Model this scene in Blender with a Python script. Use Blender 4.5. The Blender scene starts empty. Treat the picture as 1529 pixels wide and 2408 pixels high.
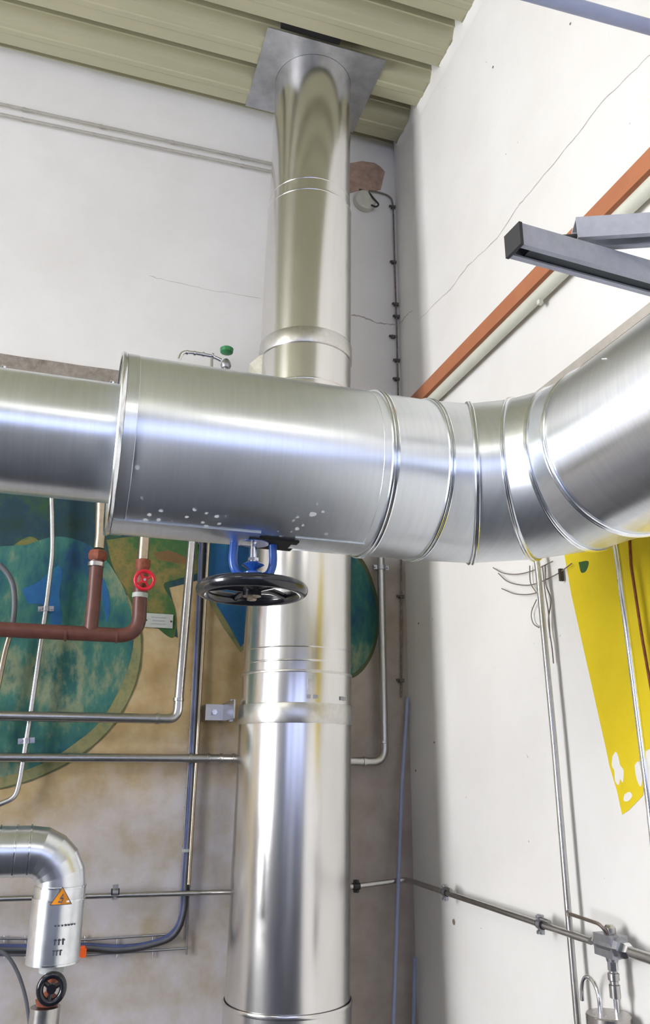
import bpy, math, random
from math import sin, cos, pi, radians, atan2, hypot, sqrt
from mathutils import Vector, Matrix, noise
random.seed(7)
V = Vector
scene = bpy.context.scene
COL = scene.collection

# ------------------------------------------------------------------ camera
F_PX, YAW, PITCH, ROLL = 1876.98, 0.30849242, 0.31139189, -0.00523806
EYE = V((0, 0, 1.6))
cf = V((sin(YAW)*cos(PITCH), cos(YAW)*cos(PITCH), sin(PITCH)))
r0 = V((cos(YAW), -sin(YAW), 0)); d0 = cf.cross(r0)
cr = r0*cos(ROLL) + d0*sin(ROLL); cd = -r0*sin(ROLL) + d0*cos(ROLL)
cam_data = bpy.data.cameras.new('camera'); cam = bpy.data.objects.new('camera', cam_data)
COL.objects.link(cam); scene.camera = cam
m = Matrix((( cr.x, -cd.x, -cf.x, EYE.x), (cr.y, -cd.y, -cf.y, EYE.y), (cr.z, -cd.z, -cf.z, EYE.z), (0, 0, 0, 1)))
cam.matrix_world = m
cam_data.sensor_fit = 'VERTICAL'; cam_data.sensor_height = 36.0
cam_data.lens = F_PX/2408*36.0
cam_data.clip_start = 0.02; cam_data.clip_end = 100

# ------------------------------------------------------------------ exposure and world
vs = scene.view_settings
vs.view_transform = 'Standard'; vs.look = 'None'; vs.gamma = 1.0; vs.use_curve_mapping = False
vs.exposure = 0.02
world = bpy.data.worlds.new('world'); scene.world = world; world.use_nodes = True
world.node_tree.nodes['Background'].inputs[0].default_value = (0.7, 0.8, 1.0, 1)
world.node_tree.nodes['Background'].inputs[1].default_value = 1.0
WIN_LEFT, FILL_FRONT, FILL_LAMP = 33.0, 3.2, 28.0     # brightness of left window, added front fill windows, added ceiling fill lamps

# room measures
XR, YB, XL, YF, H = 1.31, 3.0, -4.5, -5.0, 4.543

def ray(x, y):
    return (cf*F_PX + cr*(x-764.5) + cd*(y-1204)).normalized()
def on(x, y, ax, val):
    v = ray(x, y); return EYE + v*((val-EYE[ax])/v[ax])
def pB(x, y, off=0.0): return on(x, y, 1, YB-off)     # point on / in front of the back wall
def pR(x, y, off=0.0): return on(x, y, 0, XR-off)     # point on / in front of the right wall

# ------------------------------------------------------------------ materials
def lin(c):
    return tuple(((v/255)/12.92 if v/255 <= 0.04045 else ((v/255+0.055)/1.055)**2.4) for v in c)
class NT:
    def __init__(s, name):
        s.m = bpy.data.materials.new(name); s.m.use_nodes = True
        s.t = s.m.node_tree; s.n = s.t.nodes; s.l = s.t.links
        s.b = s.n['Principled BSDF']
    def node(s, typ, **kw):
        n = s.n.new(typ)
        for k, v in kw.items():
            if k.startswith('i_'):
                n.inputs[k[2:].replace('_', ' ')].default_value = v
            else: setattr(n, k, v)
        return n
    def coord(s, scale=(1, 1, 1)):
        g = s.node('ShaderNodeNewGeometry'); mp = s.node('ShaderNodeMapping')
        mp.inputs['Scale'].default_value = scale
        s.l.new(g.outputs['Position'], mp.inputs['Vector']); return mp.outputs[0]
    def noise(s, scale, detail=4, rough=0.55, stretch=(1, 1, 1)):
        n = s.node('ShaderNodeTexNoise'); n.inputs['Scale'].default_value = scale
        n.inputs['Detail'].default_value = detail; n.inputs['Roughness'].default_value = rough
        s.l.new(s.coord(stretch), n.inputs['Vector']); return n.outputs['Fac']
    def ramp(s, fac, stops):
        r = s.node('ShaderNodeValToRGB'); e = r.color_ramp.elements
        while len(e) < len(stops): e.new(0.5)
        for el, (p, c) in zip(e, stops):
            el.position = p; el.color = (c[0], c[1], c[2], 1) if len(c) >= 3 else (c[0],)*3+(1,)
        s.l.new(fac, r.inputs[0]); return r.outputs[0]
    def mix(s, fac, a, b):
        n = s.node('ShaderNodeMix', data_type='RGBA')
        for sock, v in ((n.inputs[0], fac), (n.inputs[6], a), (n.inputs[7], b)):
            if hasattr(v, 'is_linked'): s.l.new(v, sock)
            elif isinstance(v, (int, float)): sock.default_value = v
            else: sock.default_value = (v[0], v[1], v[2], 1)
        return n.outputs[2]
    def math(s, op, a, b=0.0, clamp=False):
        n = s.node('ShaderNodeMath', operation=op, use_clamp=clamp)
        for sock, v in ((n.inputs[0], a), (n.inputs[1], b)):
            if hasattr(v, 'is_linked'): s.l.new(v, sock)
            else: sock.default_value = v
        return n.outputs[0]
    def sstep(s, v, a, b):
        n = s.node('ShaderNodeMapRange', interpolation_type='SMOOTHSTEP')
        s.l.new(v, n.inputs[0]); n.inputs[1].default_value = a; n.inputs[2].default_value = b
        return n.outputs[0]
    def color(s, c):
        if hasattr(c, 'is_linked'): s.l.new(c, s.b.inputs['Base Color'])
        else: s.b.inputs['Base Color'].default_value = (c[0], c[1], c[2], 1)
    def rough(s, v):
        if hasattr(v, 'is_linked'): s.l.new(v, s.b.inputs['Roughness'])
        else: s.b.inputs['Roughness'].default_value = v
    def bump(s, h, strength=0.3, dist=0.002):
        b = s.node('ShaderNodeBump'); b.inputs['Strength'].default_value = strength
        b.inputs['Distance'].default_value = dist
        s.l.new(h, b.inputs['Height']); s.l.new(b.outputs[0], s.b.inputs['Normal'])

def metal(name, c, rough, var=0.06, scale=60, stretch=(1, 1, 1), bump=0.0, tint=0.08):
    t = NT(name); t.b.inputs['Metallic'].default_value = 1.0
    n = t.noise(scale, 5, 0.6, stretch)
    t.color(t.ramp(n, [(0.3, [v*(1-tint) for v in c]), (0.7, [min(1, v*(1+tint)) for v in c])]))
    r = t.math('ADD', t.math('MULTIPLY', n, var*2), rough-var); t.rough(r)
    if bump: t.bump(n, bump, 0.001)
    return t.m
def paint(name, c, rough=0.5, tint=0.08, scale=30, bump=0.05, coat=0.0, c2=None, stretch=(1,1,1)):
    t = NT(name); n = t.noise(scale, 5, 0.6, stretch)
    a = [v*(1-tint) for v in c]; b = [min(1, v*(1+tint)) for v in c]
    t.color(t.ramp(n, [(0.35, c2 or a), (0.65, b)])); t.rough(rough)
    if coat: t.b.inputs['Coat Weight'].default_value = coat
    if bump: t.bump(n, bump, 0.002)
    return t.m
def emit(name, c, s):
    t = NT(name); t.color((0, 0, 0))
    t.b.inputs['Emission Color'].default_value = (*c, 1); t.b.inputs['Emission Strength'].default_value = s
    return t.m

M = {}
def aniso(m, axis, amount):
    nt = m.node_tree; b = nt.nodes['Principled BSDF']; g = nt.nodes.new('ShaderNodeNewGeometry')
    c = nt.nodes.new('ShaderNodeVectorMath'); c.operation = 'CROSS_PRODUCT'; c.inputs[1].default_value = axis
    nt.links.new(g.outputs['Normal'], c.inputs[0]); nt.links.new(c.outputs[0], b.inputs['Tangent'])
    b.inputs['Anisotropic'].default_value = amount; b.inputs['Anisotropic Rotation'].default_value = 0.25; return m
M['galv'] = aniso(metal('galvanised_sheet', (0.80, 0.84, 0.88), 0.33, 0.03, 14, (9, 0.6, 0.6), 0.0, 0.04), (1, 0, 0), 0.6)
M['galv_y'] = aniso(metal('galvanised_sheet_branch', (0.84, 0.87, 0.91), 0.30, 0.03, 14, (0.6, 9, 0.6), 0.0, 0.04), (0, 1, 0), 0.9)
for k in ('galv', 'galv_y'): M[k].node_tree.nodes['Principled BSDF'].inputs['Metallic'].default_value = 1.0
M['bead'] = metal('galvanised_bead', (0.80, 0.83, 0.86), 0.2)
M['steel'] = metal('stainless_steel', (0.74, 0.73, 0.71), 0.23, 0.03, 30, (1, 1, 0.15), 0.0, 0.03)
M['band'] = metal('stainless_band', (0.66, 0.65, 0.62), 0.34, 0.04)
M['pipe'] = metal('galvanised_pipe', (0.50, 0.49, 0.47), 0.3, 0.06)
M['chrome'] = metal('bright_steel', (0.85, 0.85, 0.87), 0.14, 0.03)
M['greymetal'] = metal('dull_zinc', (0.42, 0.43, 0.46), 0.42, 0.05)
M['plate'] = metal('ceiling_plate_zinc', (0.50, 0.51, 0.53), 0.45, 0.08, 12, (1, 1, 1), 0.05, 0.2)
M['strut'] = paint('galvanised_strut', lin((172, 175, 184)), 0.45, 0.06, 60)
M['strutshade'] = paint('strut_slot_shade', lin((60, 64, 66)), 0.6)
M['black'] = paint('black_paint', (0.012, 0.013, 0.018), 0.22, 0.1, 20, 0.02, 0.4)
M['rubber'] = paint('black_rubber', (0.02, 0.02, 0.022), 0.6)
M['dark'] = paint('void_shade', (0.01, 0.01, 0.01), 0.9)
M['blue'] = paint('blue_enamel', (0.02, 0.10, 0.42), 0.3, 0.1, 20, 0.02, 0.3)
M['red'] = paint('red_enamel', (0.60, 0.01, 0.03), 0.3, 0.1, 20, 0.0, 0.3)
M['green'] = paint('green_enamel', (0.03, 0.22, 0.07), 0.35, 0.1, 20)
M['oxide'] = paint('red_oxide_pipe_paint', (0.125, 0.045, 0.035), 0.42, 0.15, 30, 0.05)
M['rust'] = paint('rusty_iron', (0.22, 0.055, 0.025), 0.6, 0.3, 60, 0.2)
M['woodbrown'] = paint('brown_painted_board', lin((176, 112, 76)), 0.6, 0.06, 12, 0.03)
M['whitepipe'] = paint('offwhite_pipe_paint', lin((205, 206, 192)), 0.4, 0.03, 20, 0.02)
M['bluegrey'] = paint('blue_grey_paint', lin((150, 160, 190)), 0.4, 0.04, 20, 0.02)
M['cable_grey'] = paint('grey_cable', lin((95, 98, 105)), 0.5)
M['cable_blue'] = paint('blue_grey_cable', lin((62, 74, 118)), 0.45, 0.3, 15)
M['cable_dark'] = paint('dark_cable', lin((52, 50, 50)), 0.6)
M['crack'] = paint('plaster_crack', lin((178, 170, 164)), 0.9)
M['dirt'] = paint('corner_dirt', lin((128, 116, 108)), 0.9, 0.3, 80)
M['greypaint'] = paint('pale_grey_paint', lin((172, 168, 160)), 0.6)
M['clad'] = metal('bright_cladding', (0.80, 0.83, 0.86), 0.29, 0.03, 30)
M['can'] = metal('dull_can_steel', (0.46, 0.44, 0.42), 0.28, 0.04)
M['thin'] = metal('thin_pipe_zinc', (0.58, 0.57, 0.55), 0.32, 0.05)
M['wire'] = paint('faded_wire', lin((122, 112, 106)), 0.7)
M['clipc'] = paint('dull_brown_clip', lin((92, 86, 84)), 0.7)
M['rail'] = paint('grey_rail', lin((176, 170, 160)), 0.45)
M['lever'] = metal('brown_steel_lever', (0.30, 0.25, 0.22), 0.4)
M['scratch'] = paint('bright_scratch', lin((235, 236, 230)), 0.6)
M['orange'] = paint('orange_plastic', lin((235, 95, 30)), 0.4)
M['label_orange'] = paint('orange_warning_film', lin((238, 150, 30)), 0.4, 0.03)
M['print'] = paint('dark_print', lin((70, 78, 92)), 0.6)
M['sign'] = paint('grey_label_plate', lin((178, 184, 180)), 0.5, 0.03)
M['box'] = paint('pale_junction_box', lin((196, 196, 182)), 0.6, 0.08, 20)
M['repair'] = paint('raw_brown_plaster', lin((172, 146, 130)), 0.9, 0.18, 25, 0.4)
M['brass'] = metal('aged_brass', (0.44, 0.37, 0.27), 0.35, 0.06)
M['frame'] = paint('window_frame_white', lin((215, 215, 210)), 0.5)
M['day'] = emit('daylight_glass', (0.97, 0.965, 1.0), WIN_LEFT)
M['day_fill'] = emit('fill_glass_front', (0.52, 0.60, 1.0), FILL_FRONT)
M['tube'] = emit('fill_lamp_diffuser', (1.0, 0.955, 0.87), FILL_LAMP)
M['floor'] = paint('dark_screed_floor', lin((34, 38, 52)), 0.6, 0.15, 3)
M['roomwall'] = paint('room_wall_paint', lin((158, 161, 172)), 0.8, 0.03, 3)
M['machine'] = paint('dark_machinery_paint', lin((52, 58, 66)), 0.5, 0.2, 3)

# casing sheet: same zinc with flecks of spilt white paint low on the casing
t = NT('galvanised_sheet_flecked'); n = t.noise(14, 5, 0.6, (9, 0.6, 0.6))
base = t.ramp(n, [(0.3, (0.77, 0.81, 0.85)), (0.7, (0.82, 0.86, 0.90))])
vor = t.node('ShaderNodeTexVoronoi'); vor.inputs['Scale'].default_value = 55
mpv = t.node('ShaderNodeMapping'); g = t.node('ShaderNodeNewGeometry'); t.l.new(g.outputs['Position'], vor.inputs['Vector'])
fleck = t.sstep(t.math('ADD', vor.outputs['Distance'], t.math('MULTIPLY', t.noise(90, 3, 0.6), 0.35)), 0.46, 0.38)
sel = t.sstep(t.noise(8, 3, 0.6), 0.50, 0.56)
sep = t.node('ShaderNodeSeparateXYZ'); t.l.new(g.outputs['Position'], sep.inputs[0])
low = t.sstep(sep.outputs[2], 2.12, 2.07)
msk = t.math('MULTIPLY', t.math('MULTIPLY', fleck, sel), low)
t.color(t.mix(msk, base, (0.75, 0.77, 0.77)))
t.l.new(t.math('SUBTRACT', 1.0, msk), t.b.inputs['Metallic'])
t.rough(t.math('ADD', t.math('MULTIPLY', n, 0.06), t.math('ADD', 0.31, t.math('MULTIPLY', msk, 0.4))))
M['galv_fleck'] = aniso(t.m, (1, 0, 0), 0.6)

# plaster of the right wall
t = NT('right_wall_plaster'); n = t.noise(2.2, 6, 0.6)
c = t.ramp(n, [(0.3, lin((226, 224, 219))), (0.7, lin((235, 234, 230)))])
sp = t.sstep(t.noise(38, 2, 0.5), 0.76, 0.80)
t.color(t.mix(sp, c, lin((190, 184, 176)))); t.rough(0.7)
t.bump(t.noise(22, 6, 0.6), 0.12, 0.004); M['wall_right'] = t.m

# plaster of the back wall: clean off-white above, ochre wash from the old mural below, paler low down
t = NT('back_wall_plaster'); g = t.node('ShaderNodeNewGeometry'); sep = t.node('ShaderNodeSeparateXYZ')
t.l.new(g.outputs['Position'], sep.inputs[0]); X, Z = sep.outputs[0], sep.outputs[2]
n1 = t.noise(2.3, 6, 0.65); n2 = t.noise(7, 5, 0.6)
white = t.ramp(n1, [(0.3, lin((222, 220, 217))), (0.7, lin((231, 230, 228)))])
ochre = t.ramp(n2, [(0.3, lin((158, 132, 82))), (0.55, lin((182, 160, 118))), (0.75, lin((196, 182, 152)))])
pale = t.ramp(n2, [(0.3, lin((168, 156, 134))), (0.6, lin((192, 188, 190)))])
zn = t.math('ADD', Z, t.math('MULTIPLY', t.math('SUBTRACT', n1, 0.5), 0.7))
wobble = t.math('ADD', zn, t.math('MULTIPLY', X, -0.32))
lowmask = t.sstep(wobble, 1.28, 1.62)
wash = t.mix(lowmask, pale, ochre)
right = t.sstep(X, 0.62, 0.80)  # taupe right of the flue: paint tone with shade mixed in
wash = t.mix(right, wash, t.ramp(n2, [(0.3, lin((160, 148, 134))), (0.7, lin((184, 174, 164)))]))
up = t.sstep(Z, 2.38, 2.50)
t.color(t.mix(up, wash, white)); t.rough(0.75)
t.bump(t.noise(20, 6, 0.62), 0.15, 0.004); M['wall_back'] = t.m

# rough raw concrete band
t = NT('raw_concrete'); n = t.noise(28, 8, 0.7); n2 = t.noise(5, 5, 0.6)
c = t.ramp(n, [(0.3, lin((112, 106, 100))), (0.7, lin((176, 168, 160)))])
t.color(t.mix(t.math('MULTIPLY', n2, 0.5), c, lin((150, 140, 122)))); t.rough(0.95)
t.bump(n, 0.9, 0.01); M['concrete'] = t.m

# ceiling deck: olive cream coil coated sheet
M['deck'] = paint('cream_deck_sheet', lin((176, 173, 144)), 0.45, 0.04, 8, 0.0, 0.0, None, (0.3, 3, 1))

# mural paints
def mural_mat(name, cols, scale, stretch, seed=0):
    t = NT(name); n = t.noise(scale, 9, 0.66, stretch)
    t.color(t.ramp(n, list(zip([0.28+0.44*i/(len(cols)-1) for i in range(len(cols))], [lin(c) for c in cols]))))
    t.rough(0.8); return t.m
M['mural_globe'] = mural_mat('mural_teal_globe', [(22, 60, 52), (26, 66, 104), (34, 92, 96), (58, 112, 100), (128, 140, 112), (44, 98, 92), (30, 82, 92)], 2.8, (1.7, 1, 0.8))
M['mural_leaf'] = mural_mat('mural_green_leaf', [(26, 66, 42), (42, 84, 44), (58, 96, 50), (128, 112, 58), (40, 88, 60)], 5, (1, 1, 1))
M['mural_dark'] = mural_mat('mural_dark_green', [(18, 34, 30), (26, 56, 50), (26, 58, 72), (46, 80, 44), (24, 60, 54)], 5, (1, 1, 1))
M['mural_blue'] = mural_mat('mural_blue', [(26, 76, 140), (30, 94, 142), (40, 120, 132)], 8, (1, 1, 1))
M['mural_rim'] = mural_mat('mural_rim', [(104, 112, 70), (138, 134, 92), (84, 112, 84)], 16, (1, 1, 1))
M['mural_brown'] = mural_mat('mural_brown', [(96, 74, 44), (128, 100, 58)], 12, (1, 1, 1))
M['mural_line'] = paint('mural_outline', lin((84, 92, 60)), 0.8)
M['yellow'] = mural_mat('yellow_wall_paint', [(212, 188, 10), (224, 200, 22), (228, 208, 48)], 3, (1, 1, 1))

# ------------------------------------------------------------------ geometry helpers
class G:
    def __init__(s): s.v = []; s.f = []
    def add(s, vs_, fs):
        o = len(s.v); s.v += [V(p) for p in vs_]; s.f += [tuple(i+o for i in f) for f in fs]; return s
    def grid(s, rings, closed=True, cap0=False, cap1=False, loop=False):
        n = len(rings[0]); vs_ = [p for r in rings for p in r]; fs = []; R = len(rings)
        for i in range(R if loop else R-1):
            a, b = i*n, ((i+1) % R)*n
            for j in range(n if closed else n-1):
                k = (j+1) % n; fs.append((a+j, a+k, b+k, b+j))
        if cap0: fs.append(tuple(reversed(range(n))))
        if cap1: fs.append(tuple(range((R-1)*n, R*n)))
        return s.add(vs_, fs)
    def tube(s, pts, r, n=16, caps=True, closed=False):
        pts = [V(p) for p in pts]; N = len(pts)
        rr = r if isinstance(r, (list, tuple)) else [r]*N
        def tan(i):
            if closed: return (pts[(i+1) % N]-pts[i-1]).normalized()
            if i == 0: return (pts[1]-pts[0]).normalized()
            if i == N-1: return (pts[-1]-pts[-2]).normalized()
            return ((pts[i+1]-pts[i]).normalized()+(pts[i]-pts[i-1]).normalized()).normalized()
        t0 = tan(0); up = V((0, 0, 1)) if abs(t0.z) < 0.9 else V((1, 0, 0))
        u = t0.cross(up).normalized(); rings = []
        for i in range(N):
            t = tan(i); u = (u-t*u.dot(t)).normalized(); w = t.cross(u)
            rings.append([pts[i]+(u*cos(2*pi*j/n)+w*sin(2*pi*j/n))*rr[i] for j in range(n)])
        return s.grid(rings, True, caps and not closed, caps and not closed, closed)
    def lathe(s, o, axis, prof, n=32, cap0=True, cap1=True):
        o = V(o); a = V(axis).normalized(); up = V((0, 0, 1)) if abs(a.z) < 0.9 else V((1, 0, 0))
        u = a.cross(up).normalized(); w = a.cross(u)
        return s.grid([[o+a*t+(u*cos(2*pi*j/n)+w*sin(2*pi*j/n))*r for j in range(n)] for t, r in prof], True, cap0, cap1)
    def box(s, c, size, ax=None):
        c = V(c); ex = ax or (V((1, 0, 0)), V((0, 1, 0)), V((0, 0, 1)))
        h = [x/2 for x in size]
        vs_ = [c+ex[0]*(h[0]*i)+ex[1]*(h[1]*j)+ex[2]*(h[2]*k) for i in (-1, 1) for j in (-1, 1) for k in (-1, 1)]
        return s.add(vs_, [(0, 1, 3, 2), (4, 6, 7, 5), (0, 4, 5, 1), (2, 3, 7, 6), (0, 2, 6, 4), (1, 5, 7, 3)])
    def prism(s, poly, nrm):
        poly = [V(p) for p in poly]; nrm = V(nrm); n = len(poly)
        return s.add(poly+[p+nrm for p in poly],
                     [tuple(range(n)), tuple(reversed(range(n, 2*n)))]+[(i, i+n, (i+1) % n+n, (i+1) % n) for i in range(n)])
    def ball(s, c, r, n=12):
        return s.lathe(V(c)-V((0, 0, r)), (0, 0, 1), [(r-r*cos(pi*i/n), max(1e-4, r*sin(pi*i/n))) for i in range(n+1)], 16)

def fillet(pts, rad, k=7):
    pts = [V(p) for p in pts]; out = [pts[0]]
    for i in range(1, len(pts)-1):
        a, b, c = pts[i-1], pts[i], pts[i+1]
        d1 = (a-b); d2 = (c-b); L = min(rad, d1.length*0.49, d2.length*0.49)
        p, q = b+d1.normalized()*L, b+d2.normalized()*L
        for j in range(k+1):
            t = j/k; out.append(p*(1-t)**2+b*2*t*(1-t)+q*t*t)
    out.append(pts[-1]); return out
def smooth(pts, k=6):
    P = [V(p) for p in pts]; P = [P[0]*2-P[1]]+P+[P[-1]*2-P[-2]]; out = []
    for i in range(1, len(P)-2):
        a, b, c, d = P[i-1:i+3]
        for j in range(k):
            t = j/k; out.append(0.5*((2*b)+(c-a)*t+(2*a-5*b+4*c-d)*t*t+(3*b-a-3*c+d)*t**3))
    out.append(P[-2]); return out

ORG = {}
def mesh(name, g, mat, parent=None, angle=32, origin=None):
    if parent is not None: o0 = ORG[parent.name]
    elif origin is not None: o0 = V(origin)
    else:
        xs = [p.x for p in g.v]; ys = [p.y for p in g.v]; zs = [p.z for p in g.v]
        o0 = V(((min(xs)+max(xs))/2, (min(ys)+max(ys))/2, min(zs)))
    me = bpy.data.meshes.new(name); me.from_pydata([tuple(p-o0) for p in g.v], [], g.f); me.update()
    import bmesh
    bm = bmesh.new(); bm.from_mesh(me); bmesh.ops.recalc_face_normals(bm, faces=bm.faces); bm.to_mesh(me); bm.free()
    me.polygons.foreach_set('use_smooth', [True]*len(me.polygons))
    try: me.set_sharp_from_angle(angle=radians(angle))
    except Exception: pass
    me.materials.append(M[mat] if isinstance(mat, str) else mat)
    o = bpy.data.objects.new(name, me); COL.objects.link(o)
    if parent is not None: o.parent = parent; ORG[o.name] = o0
    else: o.location = o0; ORG[o.name] = o0
    return o
def thing(name, label, cat, loc, group=None):
    o = bpy.data.objects.new(name, None); COL.objects.link(o); o.location = V(loc); o.empty_display_size = 0.05
    ORG[o.name] = V(loc); o['label'] = label; o['category'] = cat
    if group: o['group'] = group
    return o
def tag(o, label, cat, group=None):
    o['label'] = label; o['category'] = cat
    if group: o['group'] = group
    return o
def struct(name, g, mat, parent=None, angle=32):
    o = mesh(name, g, mat, parent, angle)
    if parent is None: o['kind'] = 'structure'
    return o

# ================================================================== room shell
W = 0.2
struct('floor', G().box(((XL+XR)/2, (YF+YB)/2, -0.1), (XR-XL+2*W, YB-YF+2*W, 0.2)), 'floor')
wb = struct('wall_back', G().box(((XL+XR)/2, YB+W/2, H/2+0.1), (XR-XL+2*W, W, H+0.3)), 'wall_back')
wr = struct('wall_right', G().box((XR+W/2, (YF+YB)/2, H/2+0.1), (W, YB-YF, H+0.3)), 'wall_right')
# left wall with one tall window opening
wy0, wy1, wz0, wz1 = 0.0, 1.35, 0.75, 3.7
g = G()
g.box((XL-W/2, (YF+wy0)/2, H/2+0.1), (W, wy0-YF, H+0.3)); g.box((XL-W/2, (YB+wy1)/2, H/2+0.1), (W, YB-wy1, H+0.3))
g.box((XL-W/2, (wy0+wy1)/2, wz0/2), (W, wy1-wy0, wz0)); g.box((XL-W/2, (wy0+wy1)/2, (wz1+H+0.25)/2), (W, wy1-wy0, H+0.25-wz1))
struct('wall_left', g, 'roomwall')
def window(name, c, u, wid, zlo, zhi, nu, nz, glass):
    nrm = V((-u.y, u.x, 0)); c = V(c); zc = (zlo+zhi)/2
    pane = struct(name, G().box((c.x, c.y, zc), (wid, 0.01, zhi-zlo), (u, nrm, V((0, 0, 1)))), glass)
    f = G()
    for i in range(nu+1):
        p = c+u*(-wid/2+wid*i/nu); f.box((p.x, p.y, zc), (0.045, 0.06, zhi-zlo), (u, nrm, V((0, 0, 1))))
    for i in range(nz+1): f.box((c.x, c.y, zlo+(zhi-zlo)*i/nz), (wid, 0.06, 0.045), (u, nrm, V((0, 0, 1))))
    mesh('window_frame', f, 'frame', pane); return pane
window('window_1', (XL-0.08, (wy0+wy1)/2, 0), V((0, 1, 0)), wy1-wy0, wz0, wz1, 2, 3, 'day')
# front wall, behind the viewer, with three windows added as fill light
fx = [(-3.9, -2.5), (-2.0, -0.6), (-0.3, 1.1)]; fz0, fz1 = 1.7, 3.4
g = G(); xs = [XL-W]+[v for p in fx for v in p]+[XR+W]
for i in range(0, len(xs), 2): g.box(((xs[i]+xs[i+1])/2, YF-W/2, H/2+0.1), (xs[i+1]-xs[i], W, H+0.3))
for a, b in fx:
    g.box(((a+b)/2, YF-W/2, fz0/2), (b-a, W, fz0)); g.box(((a+b)/2, YF-W/2, (fz1+H+0.25)/2), (b-a, W, H+0.25-fz1))
struct('wall_front', g, 'roomwall')
for i, (a, b) in enumerate(fx): window('window_%d' % (i+2), ((a+b)/2, YF-0.08, 0), V((1, 0, 0)), b-a, fz0, fz1, 2, 2, 'day_fill')

# trapezoidal ceiling deck, ribs along X
P0 = 0.2325; prof = []
yk = 2.93; ks = []
while yk > YF-0.3: ks.append(yk); yk -= P0
ks = ks[::-1]
for e in ks:      # e: far edge of a low flange
    fl = 0.142
    prof += [(e-fl, H), (e-fl*0.62, H), (e-fl*0.58, H-0.004), (e-fl*0.42, H-0.004), (e-fl*0.38, H), (e, H), (e+0.010, H+0.15), (e+P0-fl-0.036, H+0.15), (e+P0-fl-0.024, H+0.05), (e+P0-fl-0.018, H+0.048)]
prof = [(min(y, YB+0.1), z) for y, z in prof]
x0, x1 = XL-W, XR+0.02
g = G().grid([[V((x0, y, z)), V((x1, y, z))] for y, z in prof], closed=False)
n = len(g.v)
g.grid([[V((x0, y, H+0.17)), V((x1, y, H+0.17))] for y in (YF-0.4, YB+0.1)], closed=False)
ceil_ob = struct('ceiling', g, 'deck', angle=20)
# jagged plaster making good where the right wall meets the deck
g = G(); y = -1.0; pts = []
while y < YB:
    inrib = any(e-0.150 < y < e+0.008 for e in ks)
    pts.append((y, H+(0.0 if inrib else 0.09)+random.uniform(-0.006, 0.004))); y += 0.022
g.grid([[V((XR-0.0005, y, H-0.06)), V((XR-0.003, y, H-0.03)), V((XR-0.014, y, z)), V((XR+0.03, y, z))] for y, z in pts], closed=False)
struct('trim_1', g, 'wall_right')

# unseen ceiling fill lamps, added to brighten the upper walls
for i, (lx, ly) in enumerate(((-3.2, 0.9), (-2.7, -1.7), (0.3, -3.4))):
    L = thing('ceiling_fill_lamp', ['added flat ceiling fill lamp nearest the left window', 'added flat ceiling fill lamp behind and left of the viewer', 'added flat ceiling fill lamp deepest behind the viewer'][i], 'lamp', (lx, ly, H-0.06), 'added ceiling fill lamps')
    mesh('housing', G().box((lx, ly, H-0.03), (1.3, 0.36, 0.06)), 'frame', L)
    mesh('diffuser', G().box((lx, ly, H-0.066), (1.22, 0.29, 0.01)), 'tube', L)
# large dark boiler standing behind the viewer (shows only as reflection in the sheet metal)
b = thing('boiler', 'large dark boiler cabinet standing on the floor behind the viewer', 'boiler', (-0.9, -3.2, 0))
mesh('body', G().box((-0.9, -3.2, 0.78), (2.6, 1.2, 1.5)), 'machine', b)
mesh('door', G().box((-0.9, -2.58, 0.8), (0.9, 0.05, 0.9)), 'greymetal', b)

# raw concrete band on the back wall, left
g = G(); zt = lambda x: pB(x, 782+x*0.167).z
nx, nz = 46, 12; rows = []
xa, xb = XL, pB(330, 860).x+0.08
for j in range(nz+1):
    row = []
    for i in range(nx+1):
        x = xa+(xb-xa)*i/nx; zz = 2.72+(3.115-2.72)*j/nz
        row.append(V((x, YB-0.012-0.010*noise.noise(V((x*9, zz*9, 0))), zz)))
    rows.append(row)
g.grid(rows, closed=False)
g.grid([rows[-1], [V((p.x, YB+0.01, p.z)) for p in rows[-1]]], closed=False)
g.grid([[r[-1] for r in rows], [V((r[-1].x, YB+0.01, r[-1].z)) for r in rows]], closed=False)
struct('trim_2', g, 'concrete')

def ribbon(pts, w, nrm, off=0.0008):
    """thin raised line on a wall"""
    g = G(); nrm = V(nrm); pts = [V(p) for p in pts]; a = []
    for i, p in enumerate(pts):
        t = (pts[min(i+1, len(pts)-1)]-pts[max(i-1, 0)]).normalized(); s_ = t.cross(nrm).normalized()
        ww = w*(0.5+0.9*random.random())*(0.35 if i in (0, len(pts)-1) else 1)
        a.append([p+s_*ww/2+nrm*off, p-s_*ww/2+nrm*off])
    return g.grid(a, closed=False)
def jag(pts, k=5, amp=0.004):
    out = []
    for a, b in zip(pts[:-1], pts[1:]):
        for j in range(k):
            p = a.lerp(b, j/k)
            if j: p = p+V([random.uniform(-amp, amp) for _ in range(3)])
            out.append(p)
    out.append(pts[-1]); return out
NB, NR = V((0, -1, 0)), V((-1, 0, 0))
def flat(pts, ax, val): 
    for p in pts: p[ax] = val
    return pts
for pl, w in (([(985, 755), (1010, 728), (1060, 680), (1100, 625), (1170, 560), (1215, 490), (1235, 465), (1290, 400), (1360, 315), (1430, 225), (1500, 160), (1540, 120)], 0.0028), ):
    mesh('crack', ribbon(flat(jag([pR(*p) for p in pl]), 0, XR), w, NR), 'crack', wr)
for pl, w in (([(350, 648), (400, 662), (480, 680), (545, 690), (615, 702)], 0.0022), ([(825, 742), (850, 745), (880, 757), (905, 762), (930, 764)], 0.007)):
    mesh('crack', ribbon(flat(jag([pB(*p) for p in pl]), 1, YB), w, NB), 'crack', wb)
mesh('crack', ribbon(flat(jag([pR(940, 762), pR(958, 740), pR(972, 728)]), 0, XR), 0.004, NR), 'crack', wr)
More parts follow.
